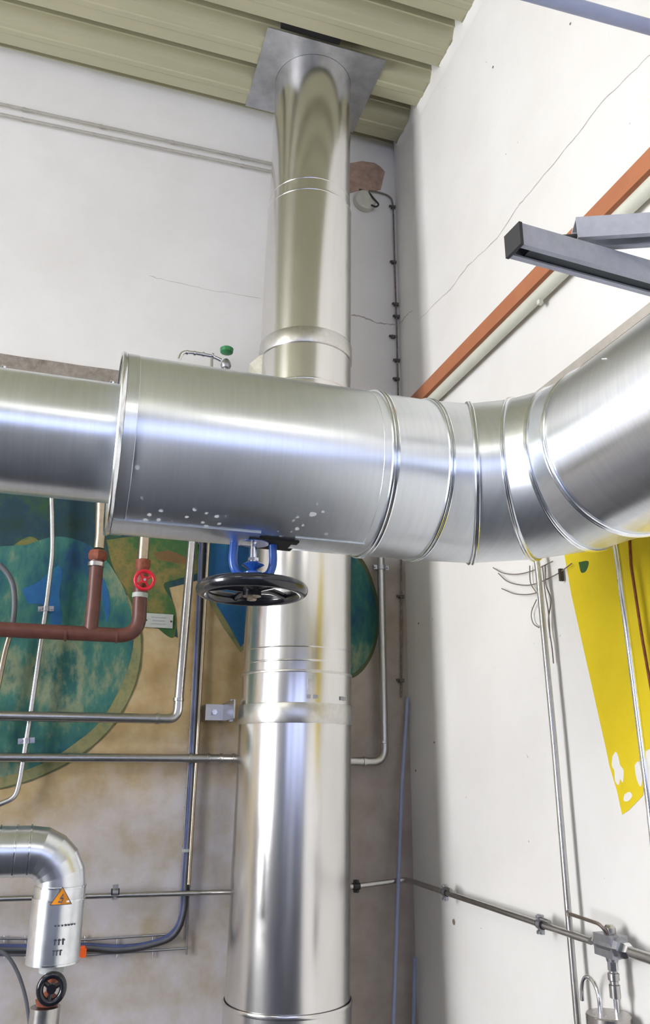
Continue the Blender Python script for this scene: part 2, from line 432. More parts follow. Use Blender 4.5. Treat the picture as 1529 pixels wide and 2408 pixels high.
for x, y, r in ((1160, 158, 4), (1342, 56, 3.5), (1022, 1746, 3), (978, 1812, 3), (985, 1466, 3), (1068, 2168, 8)):
    c = pR(x, y, 0.0); g = G().lathe(c+V((-0.002, 0, 0)), (1, 0, 0), [(0, r*0.0011), (0.004, r*0.0013)], 9); mesh('plug_hole', g, 'dirt', wr)

# ================================================================== wall paintings
mu = thing('wall_mural', 'blue and green mural of globe and leaves on the left back wall below the duct', 'mural', (-0.6, YB-0.0006, 1.7))
def poly(name, px, off, mat, par, f=pB, nrm=NB):
    pts = [f(x, y) for x, y in px]
    g = G().prism([p+nrm*off for p in pts], nrm*0.0004); return mesh(name, g, mat, par)
def spl(px, k=6):
    P = smooth([(x, y, 0) for x, y in px], k); return [(p.x, p.y) for p in P]
poly('background_green', [(-300, 1060), (620, 1060), (560, 1180), (500, 1300), (478, 1360), (440, 1372), (398, 1382), (412, 1440), (418, 1500), (380, 1480), (330, 1470), (200, 1560), (-300, 1600)], 0.0006, 'mural_dark', mu)
poly('leaf', spl([(250, 1270), (340, 1262), (480, 1285), (476, 1340), (420, 1362), (385, 1375), (408, 1420), (415, 1470), (405, 1500), (372, 1478), (338, 1440), (300, 1400), (265, 1330), (250, 1270)]), 0.0012, 'mural_leaf', mu)
poly('leaf', spl([(20, 1290), (70, 1262), (100, 1290), (80, 1350), (40, 1420), (0, 1400), (20, 1290)]), 0.0012, 'mural_leaf', mu)
rim = spl([(130, 1256), (225, 1290), (285, 1370), (322, 1450), (333, 1520), (318, 1610), (270, 1700), (205, 1765), (120, 1815), (20, 1850), (-120, 1870), (-300, 1850)])
poly('globe_rim', spl([(300, 1400), (322, 1450), (333, 1520), (318, 1610), (270, 1700), (205, 1765), (120, 1815), (20, 1850), (-120, 1870), (-300, 1850)])+[(-300, 1500)], 0.0016, 'mural_rim', mu)
poly('globe', spl([(60, 1282), (140, 1262), (225, 1292), (285, 1372), (310, 1450), (312, 1520), (290, 1600), (240, 1690), (180, 1745), (100, 1795), (0, 1828), (-120, 1845), (-300, 1830)])+[(-300, 1300), (0, 1285)], 0.0021, 'mural_globe', mu)
mesh('outline', ribbon([pB(x, y) for x, y in rim[12:]], 0.005, NB, 0.0026), 'mural_line', mu)
poly('blue_stroke', spl([(52, 1385), (85, 1372), (112, 1350), (138, 1330), (146, 1352), (140, 1400), (146, 1450), (138, 1484), (120, 1478), (118, 1440), (96, 1420), (66, 1418), (52, 1385)]), 0.0026, 'mural_blue', mu)
poly('blue_stroke', spl([(232, 1352), (244, 1362), (256, 1400), (258, 1440), (250, 1464), (243, 1420), (232, 1352)]), 0.0026, 'mural_blue', mu)
poly('brown_stroke', spl([(360, 1300), (400, 1296), (436, 1312), (438, 1326), (400, 1322), (372, 1316), (360, 1300)]), 0.0018, 'mural_brown', mu)
poly('blue_triangle', [(452, 1180), (640, 1180), (640, 1300), (600, 1500), (566, 1534), (528, 1480), (496, 1424), (476, 1360)], 0.0012, 'mural_rim', mu)
poly('blue_triangle', [(462, 1180), (640, 1180), (640, 1300), (600, 1480), (566, 1522), (538, 1470), (510, 1424), (486, 1350)], 0.0018, 'mural_blue', mu)
m2 = thing('wall_mural', 'curved teal and brown mural fragment on the back wall just right of the flue', 'mural', pB(850, 1600, 0.0006))
poly('outline', spl([(780, 1250), (850, 1312), (878, 1370), (892, 1430), (890, 1490), (872, 1550), (835, 1592), (780, 1600)]), 0.0006, 'mural_line', m2)
poly('globe', spl([(780, 1250), (845, 1320), (872, 1375), (885, 1430), (883, 1490), (866, 1545), (830, 1584), (780, 1592)]), 0.0011, 'mural_globe', m2)

ys = thing('yellow_wall_shape', 'large tapering yellow painted shape on the right wall behind the bright thin pipe', 'painting', pR(1490, 1915, 0.0006))
poly('yellow_field', [(1318, 1250), (1345, 1400), (1390, 1600), (1428, 1770), (1434, 1800), (1452, 1860), (1464, 1916), (1480, 1905), (1512, 1872), (1516, 1850), (1500, 1800), (1512, 1770), (1530, 1760), (1560, 1762), (1700, 1790), (1700, 1000), (1318, 1000)], 0.0006, 'yellow', ys, pR, NR)
for bp_ in ([(1442, 1778), (1450, 1768), (1456, 1782), (1460, 1800), (1468, 1812), (1466, 1840), (1460, 1832), (1456, 1846), (1448, 1836), (1446, 1812), (1440, 1800), (1442, 1778)],
            [(1494, 1800), (1502, 1790), (1508, 1806), (1512, 1830), (1508, 1850), (1500, 1836), (1496, 1818), (1494, 1800)], [(1470, 1868), (1482, 1862), (1488, 1872), (1478, 1884), (1468, 1882), (1470, 1868)]):
    poly('bare_patch', spl(bp_, 3), 0.0011, 'wall_right', ys, pR, NR)
poly('green_spot', spl([(1362, 1322), (1385, 1320), (1380, 1342), (1368, 1346), (1362, 1322)]), 0.0011, 'mural_leaf', ys, pR, NR)

# ================================================================== main duct
R_D = 0.175; YD, ZD, XD = 1.494, 2.199, 0.985; ZD2 = 2.196
RB = 0.30; XS = XD-RB; YE = YD-RB
duct = thing('insulated_duct', 'large galvanised insulated duct crossing the view and bending towards the viewer', 'duct', (0.3, YD, ZD-R_D))
RT = 0.1165
g = G().lathe((XL+0.005, YD, ZD), (1, 0, 0), [(0, RT), (0.047-XL-0.0, RT)], 72, False, False); mesh('narrow_section', g, 'galv', duct)
# casing around the valve, stem gap painted black further down
g = G(); N = 96
def ringX(x, r, y=YD, z=ZD): return [V((x, y+r*cos(2*pi*j/N), z+r*sin(2*pi*j/N))) for j in range(N)]
g.grid([ringX(0.047, RT-0.002), ringX(0.047, R_D-0.001), ringX(0.049, R_D), ringX(0.565, R_D)])
mesh('valve_casing', g, 'galv_fleck', duct)
mesh('end_cap_rim', G().grid([ringX(0.043, R_D-0.004), ringX(0.042, R_D+0.002), ringX(0.0445, R_D+0.0045), ringX(0.049, R_D+0.0035), ringX(0.053, R_D+0.0005)]), 'bead', duct)
mesh('overlap_edge', G().grid([ringX(0.053, R_D+0.0012), ringX(0.0745, R_D+0.0014), ringX(0.0755, R_D)]), 'galv', duct)
mesh('casing_seam', G().grid([ringX(0.540, R_D), ringX(0.5405, R_D+0.0008), ringX(0.5415, R_D)]), 'bead', duct)
# folded strip along the underside of the casing
def strip(x0, x1, a0, a1, r):
    rings = []
    for x in (x0, x1):
        rings.append([V((x, YD-r*cos(a0+(a1-a0)*i/8), ZD-r*sin(a0+(a1-a0)*i/8))) for i in range(9)])
    g = G().grid([[*rings[0]], [*rings[1]]], closed=False)
    rings2 = [[V((p.x, YD+(p.y-YD)*(r-0.004)/r, ZD+(p.z-ZD)*(r-0.004)/r)) for p in rg] for rg in rings]
    for k in (0, 8): g.grid([[rings[0][k], rings[1][k]], [rings2[0][k], rings2[1][k]]], closed=False)
    g.grid([rings[1], rings2[1]], closed=False); return g
mesh('fold_strip', strip(0.055, 0.330, radians(72), radians(93), R_D+0.003), 'galv', duct)
mesh('fold_strip', strip(0.40, 0.545, radians(74), radians(92), R_D+0.002), 'galv', duct)
a1 = radians(90)
stem_gap_shade = G().box((0.361, YD-0.004, ZD-R_D+0.002), (0.10, 0.07, 0.006)); mesh('stem_opening_shade', stem_gap_shade, 'dark', duct)  # black slab paints the shade in the stem gap
# straight stub, gores and branch
def ring_st(th, r):
    """cross section of the bend at angle th (0: flow along X, 90: along -Y)"""
    C = V((XS, YE, 0)); e = V((sin(th), cos(th), 0)); k = 1.0 if th in (0.0, pi/2) else 1/cos(pi/16)
    zc = ZD+(ZD2-ZD)*th/(pi/2)
    return [C+e*(RB+r*cos(2*pi*j/N)*1.0)*k+V((0, 0, zc+r*sin(2*pi*j/N))) for j in range(N)]
mesh('stub_section', G().grid([ringX(0.565, R_D-0.001), ringX(XS+0.006, R_D-0.001)]), 'galv', duct)
ths = [0, pi/8, pi/4, 3*pi/8, pi/2]
for a, b in zip(ths[:-1], ths[1:]):
    mesh('elbow_gore', G().grid([ring_st(a, R_D-0.001), ring_st(b, R_D-0.001)]), 'galv', duct)
def ringY(y, r): return [V((XD+r*cos(2*pi*j/N), y, ZD2+r*sin(2*pi*j/N))) for j in range(N)]
mesh('branch_section', G().grid([ringY(YE, R_D-0.001), ringY(YF+0.01, R_D-0.001)]), 'galv_y', duct)
for cx in (0.561, 0.569): mesh('seam_ring', G().tube(ringX(cx, R_D+0.001), 0.0042, 8, closed=True), 'bead', duct)
for cx in (XS-0.0035, XS+0.0035): mesh('seam_ring', G().tube(ringX(cx, R_D+0.0005), 0.0030, 8, closed=True), 'bead', duct)
for th in ths[1:4]:
    for dth in (-0.0115, 0.0115):
        mesh('seam_ring', G().tube(ring_st(th+dth, R_D+0.001), 0.0030, 8, closed=True), 'bead', duct)
for cy in (YE-0.0035, YE+0.0035): mesh('seam_ring', G().tube(ringY(cy, R_D+0.001), 0.0032, 8, closed=True), 'bead', duct)
for px in (10, 264):
    q = on(px, 860+px*0.12, 1, YD-0.04); g = G().lathe((q.x, YD-0.045, ZD+RT*0.92-0.003), (0, -0.38, 0.92), [(0, 0.004), (0.006, 0.004), (0.008, 0.002)], 8)
    mesh('screw', g, 'chrome', duct)
ang = radians(152)
g = G().tube([(XD+(R_D+0.0003)*cos(ang+k*0.012), 1.03-k*0.0035, ZD2+(R_D+0.0003)*sin(ang+k*0.012)) for k in range(6)], 0.0009, 6); mesh('scratch', g, 'scratch', duct)

# ================================================================== valve hanging from the casing
wc = on(593, 1388, 1, YD-0.004)
vx, vy = wc.x, wc.y; zb = ZD-R_D
val = thing('gate_valve', 'blue yoked gate valve with large black handwheel hanging below the duct', 'valve', (vx, vy, wc.z-0.02))
yz = wc.z
g = G()
for sx in (-1, 1):
    pts = smooth([(vx+sx*0.036, vy, zb+0.03), (vx+sx*0.039, vy, zb-0.005), (vx+sx*0.040, vy, yz+0.055), (vx+sx*0.032, vy, yz+0.034), (vx+sx*0.015, vy, yz+0.026)], 5)
    g.tube(pts, 0.0085, 12)
mesh('yoke', g, 'blue', val)
mesh('yoke_nut', G().lathe((vx, vy, yz+0.012), (0, 0, 1), [(0, 0.020), (0.022, 0.020), (0.028, 0.007), (0.038, 0.022), (0.043, 0.014)], 32), 'blue', val)
mesh('yoke_plate', G().lathe((vx, vy, zb-0.002), (0, 0, 1), [(0, 0.030), (0.012, 0.034), (0.025, 0.034)], 32), 'blue', val)
g = G().lathe((vx, vy, yz+0.05), (0, 0, 1), [(0, 0.0065), (0.09, 0.0065)], 16)
g.lathe((vx, vy, yz+0.058), (0, 0, 1), [(0, 0.011), (0.006, 0.011)], 6)
mesh('stem', g, 'chrome', val)
RW = 0.096; RH = 0.0125
hw = mesh('handwheel', G().tube([(vx+RW*cos(2*pi*i/64), vy+RW*sin(2*pi*i/64), yz) for i in range(64)], RH, 16, closed=True), 'black', val)
g = G()
for k in range(5):
    a = 2*pi*k/5+0.5
    g.tube([(vx+0.012*cos(a), vy+0.012*sin(a), yz+0.004), (vx+0.05*cos(a), vy+0.05*sin(a), yz+0.006), (vx+(RW-0.004)*cos(a), vy+(RW-0.004)*sin(a), yz)], [0.0095, 0.0075, 0.007], 10)
mesh('spokes', g, 'black', hw)
mesh('hub', G().lathe((vx, vy, yz-0.012), (0, 0, 1), [(0, 0.018), (0.026, 0.020), (0.03, 0.016)], 24), 'black', hw)
mesh('hub_nut', G().lathe((vx, vy, yz-0.020), (0, 0, 1), [(0, 0.009), (0.001, 0.010), (0.009, 0.010)], 6), 'brass', hw)

# ================================================================== flue
def fz(y): return on(735, y, 1, 2.54).z
def fxc(z):      # axis leans a few millimetres
    return 0.757+(0.803-0.757)*(z-1.0)/(4.54-1.0)
FY = 2.73
flue = thing('flue_pipe', 'tall shiny stainless steel flue rising from the floor to the ceiling plate', 'flue', (fxc(0), FY, 0))
def fl(name, z0, z1, r0_, r1_, mat='steel', lip=0.0, k=1):
    rings = []; NN = 96
    prof = [(z0, r0_), (z1, r1_)] if not lip else [(z0, r0_-0.002), (z0, r0_+lip), (z0+0.002, r0_+lip+0.001), (z1-0.002, r1_+lip+0.001), (z1, r1_+lip), (z1, r1_-0.002)]
    for z, r in prof: rings.append([V((fxc(z)+r*cos(2*pi*j/NN), FY+r*sin(2*pi*j/NN), z)) for j in range(NN)])
    return mesh(name, G().grid(rings), mat, flue)
z = [0.0, fz(2390), fz(1578), fz(885), fz(432), H]
fl('flue_section', z[0], z[1], 0.200, 0.200); fl('flue_section', z[1], z[2], 0.195, 0.192)
fl('flue_section', z[2], z[3], 0.190, 0.183); fl('flue_section', z[3], z[4], 0.181, 0.177); fl('flue_section', z[4], z[5], 0.171, 0.170)
fl('joint_ring', z[1]-0.006, z[1]+0.006, 0.2, 0.2, 'steel', 0.002)
fl('joint_ring', z[2]-0.004, z[2]+0.005, 0.191, 0.191, 'band', 0.002)
fl('joint_ring', fz(1552)-0.003, fz(1552)+0.003, 0.189, 0.189, 'steel', 0.0015)
fl('joint_ring', fz(1520)-0.002, fz(1520)+0.002, 0.189, 0.189, 'steel', 0.001)
fl('joint_ring', z[3]-0.004, z[3]+0.004, 0.182, 0.182, 'steel', 0.001)
fl('joint_ring', z[4]-0.010, z[4]+0.003, 0.175, 0.173, 'steel', 0.002)
fl('joint_ring', z[4]+0.05, z[4]+0.054, 0.1705, 0.1705, 'steel', 0.001)
fl('locking_band', fz(1700), fz(1652), 0.193, 0.193, 'band', 0.002)
fl('locking_band', fz(800), fz(764), 0.182, 0.182, 'band', 0.002)
# latch of the clamp band facing the viewer
zl = fz(1618)
def fa(bearing, z, r): return V((fxc(z)+r*sin(bearing), FY-r*cos(bearing), z))
mesh('band_latch', G().box(fa(-0.05, zl+0.012, 0.194), (0.012, 0.006, 0.035)), 'chrome', flue)
for b_ in (-0.06, 0.06, 0.62, 0.72): mesh('band_bolt', G().box(fa(b_, fz(1638), 0.195), (0.012, 0.008, 0.012)), 'greymetal', flue)
# wall brackets
bp = pB(530, 1677, 0.06)
g = G(); g.box((0.55, 2.857, bp.z), (0.005, 0.28, 0.062)); g.box((0.53, 2.952, bp.z), (0.09, 0.09, 0.055)); g.box((0.556, 2.80, bp.z), (0.012, 0.016, 0.074))
mesh('wall_bracket', g, 'pipe', flue)
mesh('bracket_bolt', G().lathe((0.515, 2.905, bp.z), (0, -1, 0), [(0, 0.010), (0.012, 0.010)], 6), 'chrome', flue)
zz = fz(845); g = G(); g.prism([(0.56, 2.74, zz+0.05), (0.62, 2.70, zz+0.10), (0.62, 2.70, zz-0.04), (0.555, 2.74, zz-0.04)], (0, 0.006, 0)); g.box((0.575, 2.865, zz-0.01), (0.006, 0.26, 0.06))
mesh('wall_bracket', g, 'band', flue)
mesh('bracket_bolt', G().lathe((0.572, 2.735, zz-0.028), (0, -1, 0), [(0, 0.009), (0.014, 0.009)], 6), 'cable_dark', flue)
# ceiling plate
plc = G(); th = 0.003; s0, s1, q0, q1 = 0.536, 1.066, 2.500, 2.935; NN = 64; zc = H-0.006
rc = (0.803, FY); pin = []; pout = []
for i in range(NN):
    a = 2*pi*i/NN; dx, dy = cos(a), sin(a)
    tt = min(((s1-rc[0])/dx if dx > 1e-6 else (s0-rc[0])/dx if dx < -1e-6 else 9), ((q1-rc[1])/dy if dy > 1e-6 else (q0-rc[1])/dy if dy < -1e-6 else 9))
    pin.append(V((rc[0]+0.171*dx, rc[1]+0.171*dy, zc))); pout.append(V((rc[0]+tt*dx, rc[1]+tt*dy, zc)))
for cx, cy in ((s0, q0), (s1, q0), (s0, q1), (s1, q1)):
    k = min(range(NN), key=lambda i: hypot(pout[i].x-cx, pout[i].y-cy)); pout[k] = V((cx, cy, zc))
up_ = V((0, 0, th)); plc.grid([[p+up_ for p in pin], pin, pout, [p+up_ for p in pout]])
plate = tag(mesh('ceiling_plate', plc, 'plate', angle=20), 'square grey metal cover plate on the ceiling around the flue top', 'plate')
mesh('deck_opening_shade', G().box((0.72, 2.487, H+0.03), (0.26, 0.028, 0.045)), 'dark', ceil_ob)  # black box as painted shade of the hole cut in the deck

# ================================================================== generic pipework
def clamp_on(par, c, axis, r, wall, mat='greymetal', ears=0.016, rub=False):
    """ring clamp with two ears round a pipe; 'wall' points to the wall"""
    c = V(c); a = V(axis).normalized(); w = V(wall).normalized(); s_ = a.cross(w).normalized()
    g = G().lathe(c-a*0.009, a, [(0, r), (0, r+0.004), (0.018, r+0.004), (0.018, r)], 20, False, False)
    for k in (-1, 1):
        g.box(c+s_*k*(r+ears/2+0.002), (0.018, ears, 0.010), (a, s_, w))
        g.lathe(c+s_*k*(r+ears*0.6+0.002)-w*0.012, w, [(0, 0.005), (0.020, 0.005)], 6)
    g.tube([c+w*r, c+w*(r+0.03)], 0.004, 8)
    o = mesh('clamp', g, mat, par)
    if rub: mesh('rubber_lining', G().lathe(c-a*0.013, a, [(0, r-0.001), (0, r+0.003), (0.026, r+0.003), (0.026, r-0.001)], 20, False, False), 'rubber', o)
    return o
def collar(par, p, a, r, L=0.012, mat='pipe', name='coupling', dr=0.003):
    p = V(p); a = V(a).normalized()
    return mesh(name, G().lathe(p-a*L/2, a, [(0, r), (0.001, r+dr), (L-0.001, r+dr), (L, r)], 20), mat, par)

# two thin conduits high on the back wall
for k, (ya, yb_) in enumerate(((243, 386), (268, 404))):
    a, b = pB(-60, ya-12, 0.02), pB(660, yb_+4, 0.02); d = (b-a); a2 = a+d*((XL+0.02-a.x)/d.x)
    o = thing('wall_conduit', ['upper of two thin pale conduits high on the back wall left of the flue', 'lower of two thin pale conduits high on the back wall left of the flue'][k], 'conduit', (a+b)/2-V((0, 0, 0.01)), 'thin conduits high on the back wall')
    mesh('tube', G().tube([a2, b], 0.0065, 10), 'greypaint', o)
    for px in ((50, 237, 408, 572) if k == 0 else (50, 575)):
        t_ = (pB(px, 300, 0.02).x-a.x)/d.x; c = a+d*t_
        mesh('saddle_clip', G().box(c+V((0, 0.003, 0)), (0.010, 0.022, 0.007)), 'greypaint', o)

# cable running down the corner with clips
pts = [pB(868, 448, 0.008), pB(890, 452, 0.008), pB(915, 462, 0.008), pB(924, 482, 0.010), pB(927, 560, 0.012), pB(929, 640, 0.012), pB(932, 730, 0.012), pB(934, 800, 0.012), pB(936, 900, 0.012), pB(940, 1100, 0.012), pB(944, 1340, 0.012), pB(944, 1640, 0.012)]
cc = thing('corner_cable', 'thin brownish cable clipped down the wall corner right of the flue', 'cable', pts[-1])
mesh('cable', G().tube(smooth(pts, 5), 0.0042, 8), 'dirt', cc)
for x, y in ((925, 487), (927, 617), (932, 716), (934, 745), (925, 792), (935, 848), (934, 892), (944, 1403), (944, 1600)):
    c = pB(x, y, 0.013); g = G().box(c, (0.020, 0.016, 0.012)); g.box(c+V((-0.012, 0, 0.002)), (0.016, 0.010, 0.007)); mesh('clip', g, 'clipc', cc)
# junction box and raw plaster patch
random.seed(3)
pat = [(822, 385), (850, 380), (880, 384), (893, 392), (905, 405), (900, 425), (895, 447), (870, 450), (845, 447), (822, 455)]
tag(mesh('plaster_patch', G().prism([pB(x, y, 0.0005) for x, y in pat], (0, -0.004, 0)), 'repair'), 'irregular patch of raw brown plaster near the ceiling just right of the flue', 'plaster')
jb = thing('junction_box', 'small pale round junction box on the back wall under the brown plaster patch', 'box', pB(860, 504, 0.02))
c = pB(856, 477, 0.0)
mesh('body', G().lathe(c, (0, -1, 0), [(0, 0.055), (0.028, 0.052), (0.034, 0.044), (0.035, 0.0005)], 28), 'box', jb)
mesh('cable_hook', G().tube(smooth([pB(845, 446, 0.02), pB(866, 452, 0.03), pB(878, 466, 0.04), pB(890, 480, 0.04), pB(884, 486, 0.04), pB(873, 482, 0.035)], 5), 0.0045, 8), 'cable_dark', jb)

# right wall: brown board, white pipe, grey rail
zt_, zb_ = pR(1529, 347, 0.03).z, pR(1529, 398, 0.03).z
board = tag(mesh('wall_board', G().box((XR-0.016, (YF+YB)/2, (zt_+zb_)/2), (0.032, YB-YF-0.01, zt_-zb_)), 'woodbrown'), 'long brown painted board running along the upper right wall', 'board')
wpz = pR(1529, 434, 0.035).z
o = thing('wall_pipe', 'off-white pipe running along the right wall directly below the brown board', 'pipe', (XR-0.03, 1.5, wpz-0.02))
mesh('pipe', G().tube([(XR-0.030, YB-0.003, wpz), (XR-0.030, YF+0.01, wpz)], 0.020, 20), 'whitepipe', o)
for px, py in ((1270, 706), (1436, 540)):
    q = pR(px, py, 0.03); mesh('clamp', G().lathe((XR-0.030, q.y-0.008, wpz), (0, 1, 0), [(0, 0.020), (0, 0.007), (0.016, 0.007), (0.016, 0.020)], 20, False, False).box((XR-0.03, q.y, wpz-0.026), (0.014, 0.014, 0.014)), 'whitepipe', o)
q = pR(1529, 738, 0.02)
o = thing('wall_rail', 'narrow grey metal rail on the right wall just above the big duct', 'rail', (XR-0.02, 1.3, q.z-0.02))
g = G().prism([(XR-0.001, 2.2, q.z+0.022), (XR-0.030, 2.2, q.z+0.022), (XR-0.030, 2.2, q.z-0.006), (XR-0.022, 2.2, q.z-0.006), (XR-0.022, 2.2, q.z-0.022), (XR-0.001, 2.2, q.z-0.022)], (0, YF-2.19, 0))
mesh('profile', g, 'rail', o)

# strut channels carrying the duct, fixed to the right wall
def chan(name, a, b, w, h, mat, par, up=V((0, 0, 1)), t=0.0035, lip=0.010):
    a, b = V(a), V(b); d = (b-a).normalized(); s_ = d.cross(up).normalized(); u = s_.cross(d)
    P = [(-w/2, -h/2), (-w/2, h/2), (w/2, h/2), (w/2, -h/2), (w/2-lip, -h/2), (w/2-lip, -h/2+t), (w/2-t, -h/2+t), (w/2-t, h/2-t), (-w/2+t, h/2-t), (-w/2+t, -h/2+t), (-w/2+lip, -h/2+t), (-w/2+lip, -h/2)]
    g = G(); A = [a+s_*x+u*y for x, y in P]; B = [b+s_*x+u*y for x, y in P]; g.grid([A, B])
    n = len(P)
    for E in (A, B):
        o0 = len(g.v); g.v += E
        for q4 in ((0, 1, 8, 9), (1, 2, 7, 8), (2, 3, 6, 7), (3, 4, 5, 6), (9, 10, 11, 0)): g.f.append(tuple(o0+i for i in q4))
    return mesh(name, g, mat, par, 20), d, s_, u
A = EYE+ray(1211, 566)*1.42
B = on(1529, 655, 2, A.z); d = (B-A); B = A+d*((XR-A.x)/d.x)
st = thing('strut_channel', 'grey slotted strut channel with black end cap reaching out from the right wall', 'bracket', A-V((0, 0, 0.03)))
_, d, s_, u = chan('channel', A, B, 0.041, 0.041, 'strut', st)
mesh('slot_shade', G().box((A+B)/2-u*0.014+d*0.01, ((B-A).length-0.03, 0.030, 0.002), (d, s_, u)), 'strutshade', st)  # dark strip stands for the shade inside the slot
mesh('end_cap', G().box(A-d*0.002, (0.006, 0.043, 0.043), (d, s_, u)), 'rubber', st)
A2 = EYE+ray(1352, 552)*1.52; B2 = on(1529, 541, 2, A2.z); d2 = (B2-A2); B2 = A2+d2*1.6
if B2.x > XR: B2 = A2+d2*((XR-A2.x)/d2.x)
st2 = thing('strut_channel', 'shorter grey channel lying behind the black capped strut, crossing the brown board', 'bracket', A2-V((0, 0, 0.03)))
_, e, s2, u2 = chan('channel', A2, B2, 0.041, 0.041, 'strut', st2)
mesh('threaded_rod', G().tube([A2-e*0.03-u2*0.004, A2+e*0.03-u2*0.004], 0.005, 10), 'cable_dark', st2)

# blue-grey pipe under the ceiling top right
Zp = 3.25; a, b = on(1270, -8, 2, Zp), on(1529, 64, 2, Zp); d = b-a
a2 = a+d*((XL+0.01-a.x)/d.x); b2 = a+d*((XR-0.002-a.x)/d.x)
dist = ((a+b)/2-EYE).length; rp = 27/2/F_PX*dist
tag(mesh('overhead_pipe', G().tube([a2, b2], rp, 20), 'bluegrey'), 'blue-grey overhead pipe crossing the top right corner of the view', 'pipe')

# ---- left pipework in front of the mural
o = thing('heating_pipe', 'dark red-brown painted pipe with two upright branches in front of the mural', 'pipe', pB(160, 1510, 0.25))
OF = 0.22
h0, h1 = pB(-60, 1484, OF), pB(320, 1496, OF)
rb = 0.0245
up1 = pB(331, 1380, OF)
mesh('pipe', G().tube(fillet([h0+V((XL+0.02-h0.x, 0, 0)), h1+V((0.008, 0, 0)), up1], 0.07, 10), rb, 24), 'oxide', o)
bt = pB(228, 1318, OF); mesh('branch', G().tube(fillet([pB(213, 1486, OF), pB(222, 1400, OF), bt], 0.02), rb*0.93, 20), 'oxide', o)
mesh('branch', G().tube([pB(233, 1290, OF), pB(236, 1262, OF), pB(240, 1180, OF), pB(244, 1120, OF)], [0.018, 0.018, 0.022, 0.022], 20), 'brass', o)
mesh('union_nut', G().lathe(pB(229, 1318, OF), (0, 0, 1), [(0, 0.026), (0.008, 0.031), (0.022, 0.032), (0.034, 0.027), (0.036, 0.020)], 8), 'rust', o)
collar(o, pB(226, 1328, OF), (0, 0, 1), 0.0245, 0.016, 'pipe', 'joint_collar')
collar(o, pB(155, 1490, OF), (1, 0, 0), rb, 0.008, 'oxide', 'weld_bead', 0.0015)
collar(o, pB(275, 1495, OF), (1, 0, 0), rb, 0.006, 'oxide', 'weld_bead', 0.0015)
# red handwheel valve
vc = pB(333, 1340, OF)
rv = thing('stop_valve', 'small rusty stop valve with bright red handwheel on the red-brown pipe', 'valve', pB(331, 1400, OF))
g = G().lathe(pB(331, 1392, OF), (0, 0, 1), [(0, 0.007), (0.018, 0.026), (0.03, 0.020), (0.05, 0.022), (0.08, 0.022), (0.088, 0.026), (0.112, 0.026), (0.116, 0.018)], 24); mesh('body', g, 'rust', rv)
mesh('joint_collar', G().lathe(pB(329, 1406, OF), (0, 0, 1), [(0, 0.0265), (0.016, 0.0265)], 20), 'sign', rv)
mesh('pipe_stub', G().tube([pB(336, 1318, OF), pB(340, 1262, OF), pB(344, 1180, OF)], 0.0195, 20), 'brass', rv)
wcn = pB(340, 1364, OF+0.085); nd = (EYE-wcn).normalized()*0.35+V((0, -1, 0)); nd.normalize()
uu = nd.cross(V((0, 0, 1))).normalized(); ww = nd.cross(uu)
hwr = mesh('handwheel', G().tube([wcn+uu*0.031*cos(2*pi*i/40)+ww*0.031*sin(2*pi*i/40) for i in range(40)], 0.0065, 12, closed=True), 'red', rv)
g = G()
for k in range(4):
    a = pi/2*k+0.6; g.tube([wcn, wcn+uu*0.03*cos(a)+ww*0.03*sin(a)], 0.004, 8)
g.lathe(wcn-nd*0.006, nd, [(0, 0.011), (0.012, 0.011)], 20); mesh('spokes', g, 'red', hwr)
mesh('wheel_nut', G().lathe(wcn+nd*0.006, nd, [(0, 0.006), (0.006, 0.005)], 6), 'chrome', hwr)
mesh('spindle', G().tube([wcn, wcn-nd*0.07], [0.007, 0.015], 12), 'rust', rv)

# galvanised water pipes on the back wall
def run(name, label, cat, px, off, r, mat='pipe', fil=0.05, clamps=(), cols=(), f=pB, wall=V((0, 1, 0)), ext=None, group=None, rub=False):
    pts = [f(x, y, off) for x, y in px]
    if ext: pts = [pts[0]+V(ext)]+pts
    o = thing(name, label, cat, min(pts, key=lambda p: p.z)-V((0, 0, r)), group)
    mesh('pipe', G().tube(fillet(pts, fil, 8) if fil else pts, r, 18), mat, o)
    for (x, y, ax) in clamps: clamp_on(o, f(x, y, off), ax, r, wall, rub=rub)
    for (x, y, ax) in cols: collar(o, f(x, y, off), ax, r, 0.012, mat)
    return o
run('water_pipe', 'galvanised pipe coming down below the duct and turning left across the mural', 'pipe',
    [(0, 1683), (417, 1691), (421, 1640), (452, 1270), (466, 1100)], 0.10, 0.0165, 'pipe', 0.05, (), ((370, 1690, (1, 0, 0)), (420, 1645, (0, 0, 1))), ext=(-1.5, 0, 0.0))
run('water_pipe', 'galvanised horizontal pipe crossing low over the mural and passing behind the flue, then turning up', 'pipe',
    [(0, 1781), (560, 1784), (905, 1792), (896, 1330), (892, 1180)], 0.052, 0.0150, 'pipe', 0.05, ((896, 1335, (0, 0, 1)),), ((448, 1783, (1, 0, 0)), (490, 1784, (1, 0, 0)), (520, 1784, (1, 0, 0)), (550, 1784, (1, 0, 0)), (857, 1791, (1, 0, 0)), (903, 1745, (0, 0, 1))), ext=(-1.5, 0, 0.0))
run('thin_wall_pipe', 'thin shiny pipe with two clamps descending over the mural at the left', 'pipe',
    [(118, 1120), (122, 1180), (124, 1300), (108, 1430), (70, 1690), (46, 1840), (36, 1876), (-10, 1895)], 0.045, 0.0085, 'thin', 0.05,
    ((108, 1432, (-0.1, 0, 1)), (62, 1742, (-0.1, 0, 1))))
run('grey_hose', 'grey curved cable arching down at the left edge above the red-brown pipe', 'cable', [(-60, 1300), (0, 1326), (30, 1365), (36, 1420), (27, 1490)], 0.10, 0.0095, 'cable_grey', 0.06)
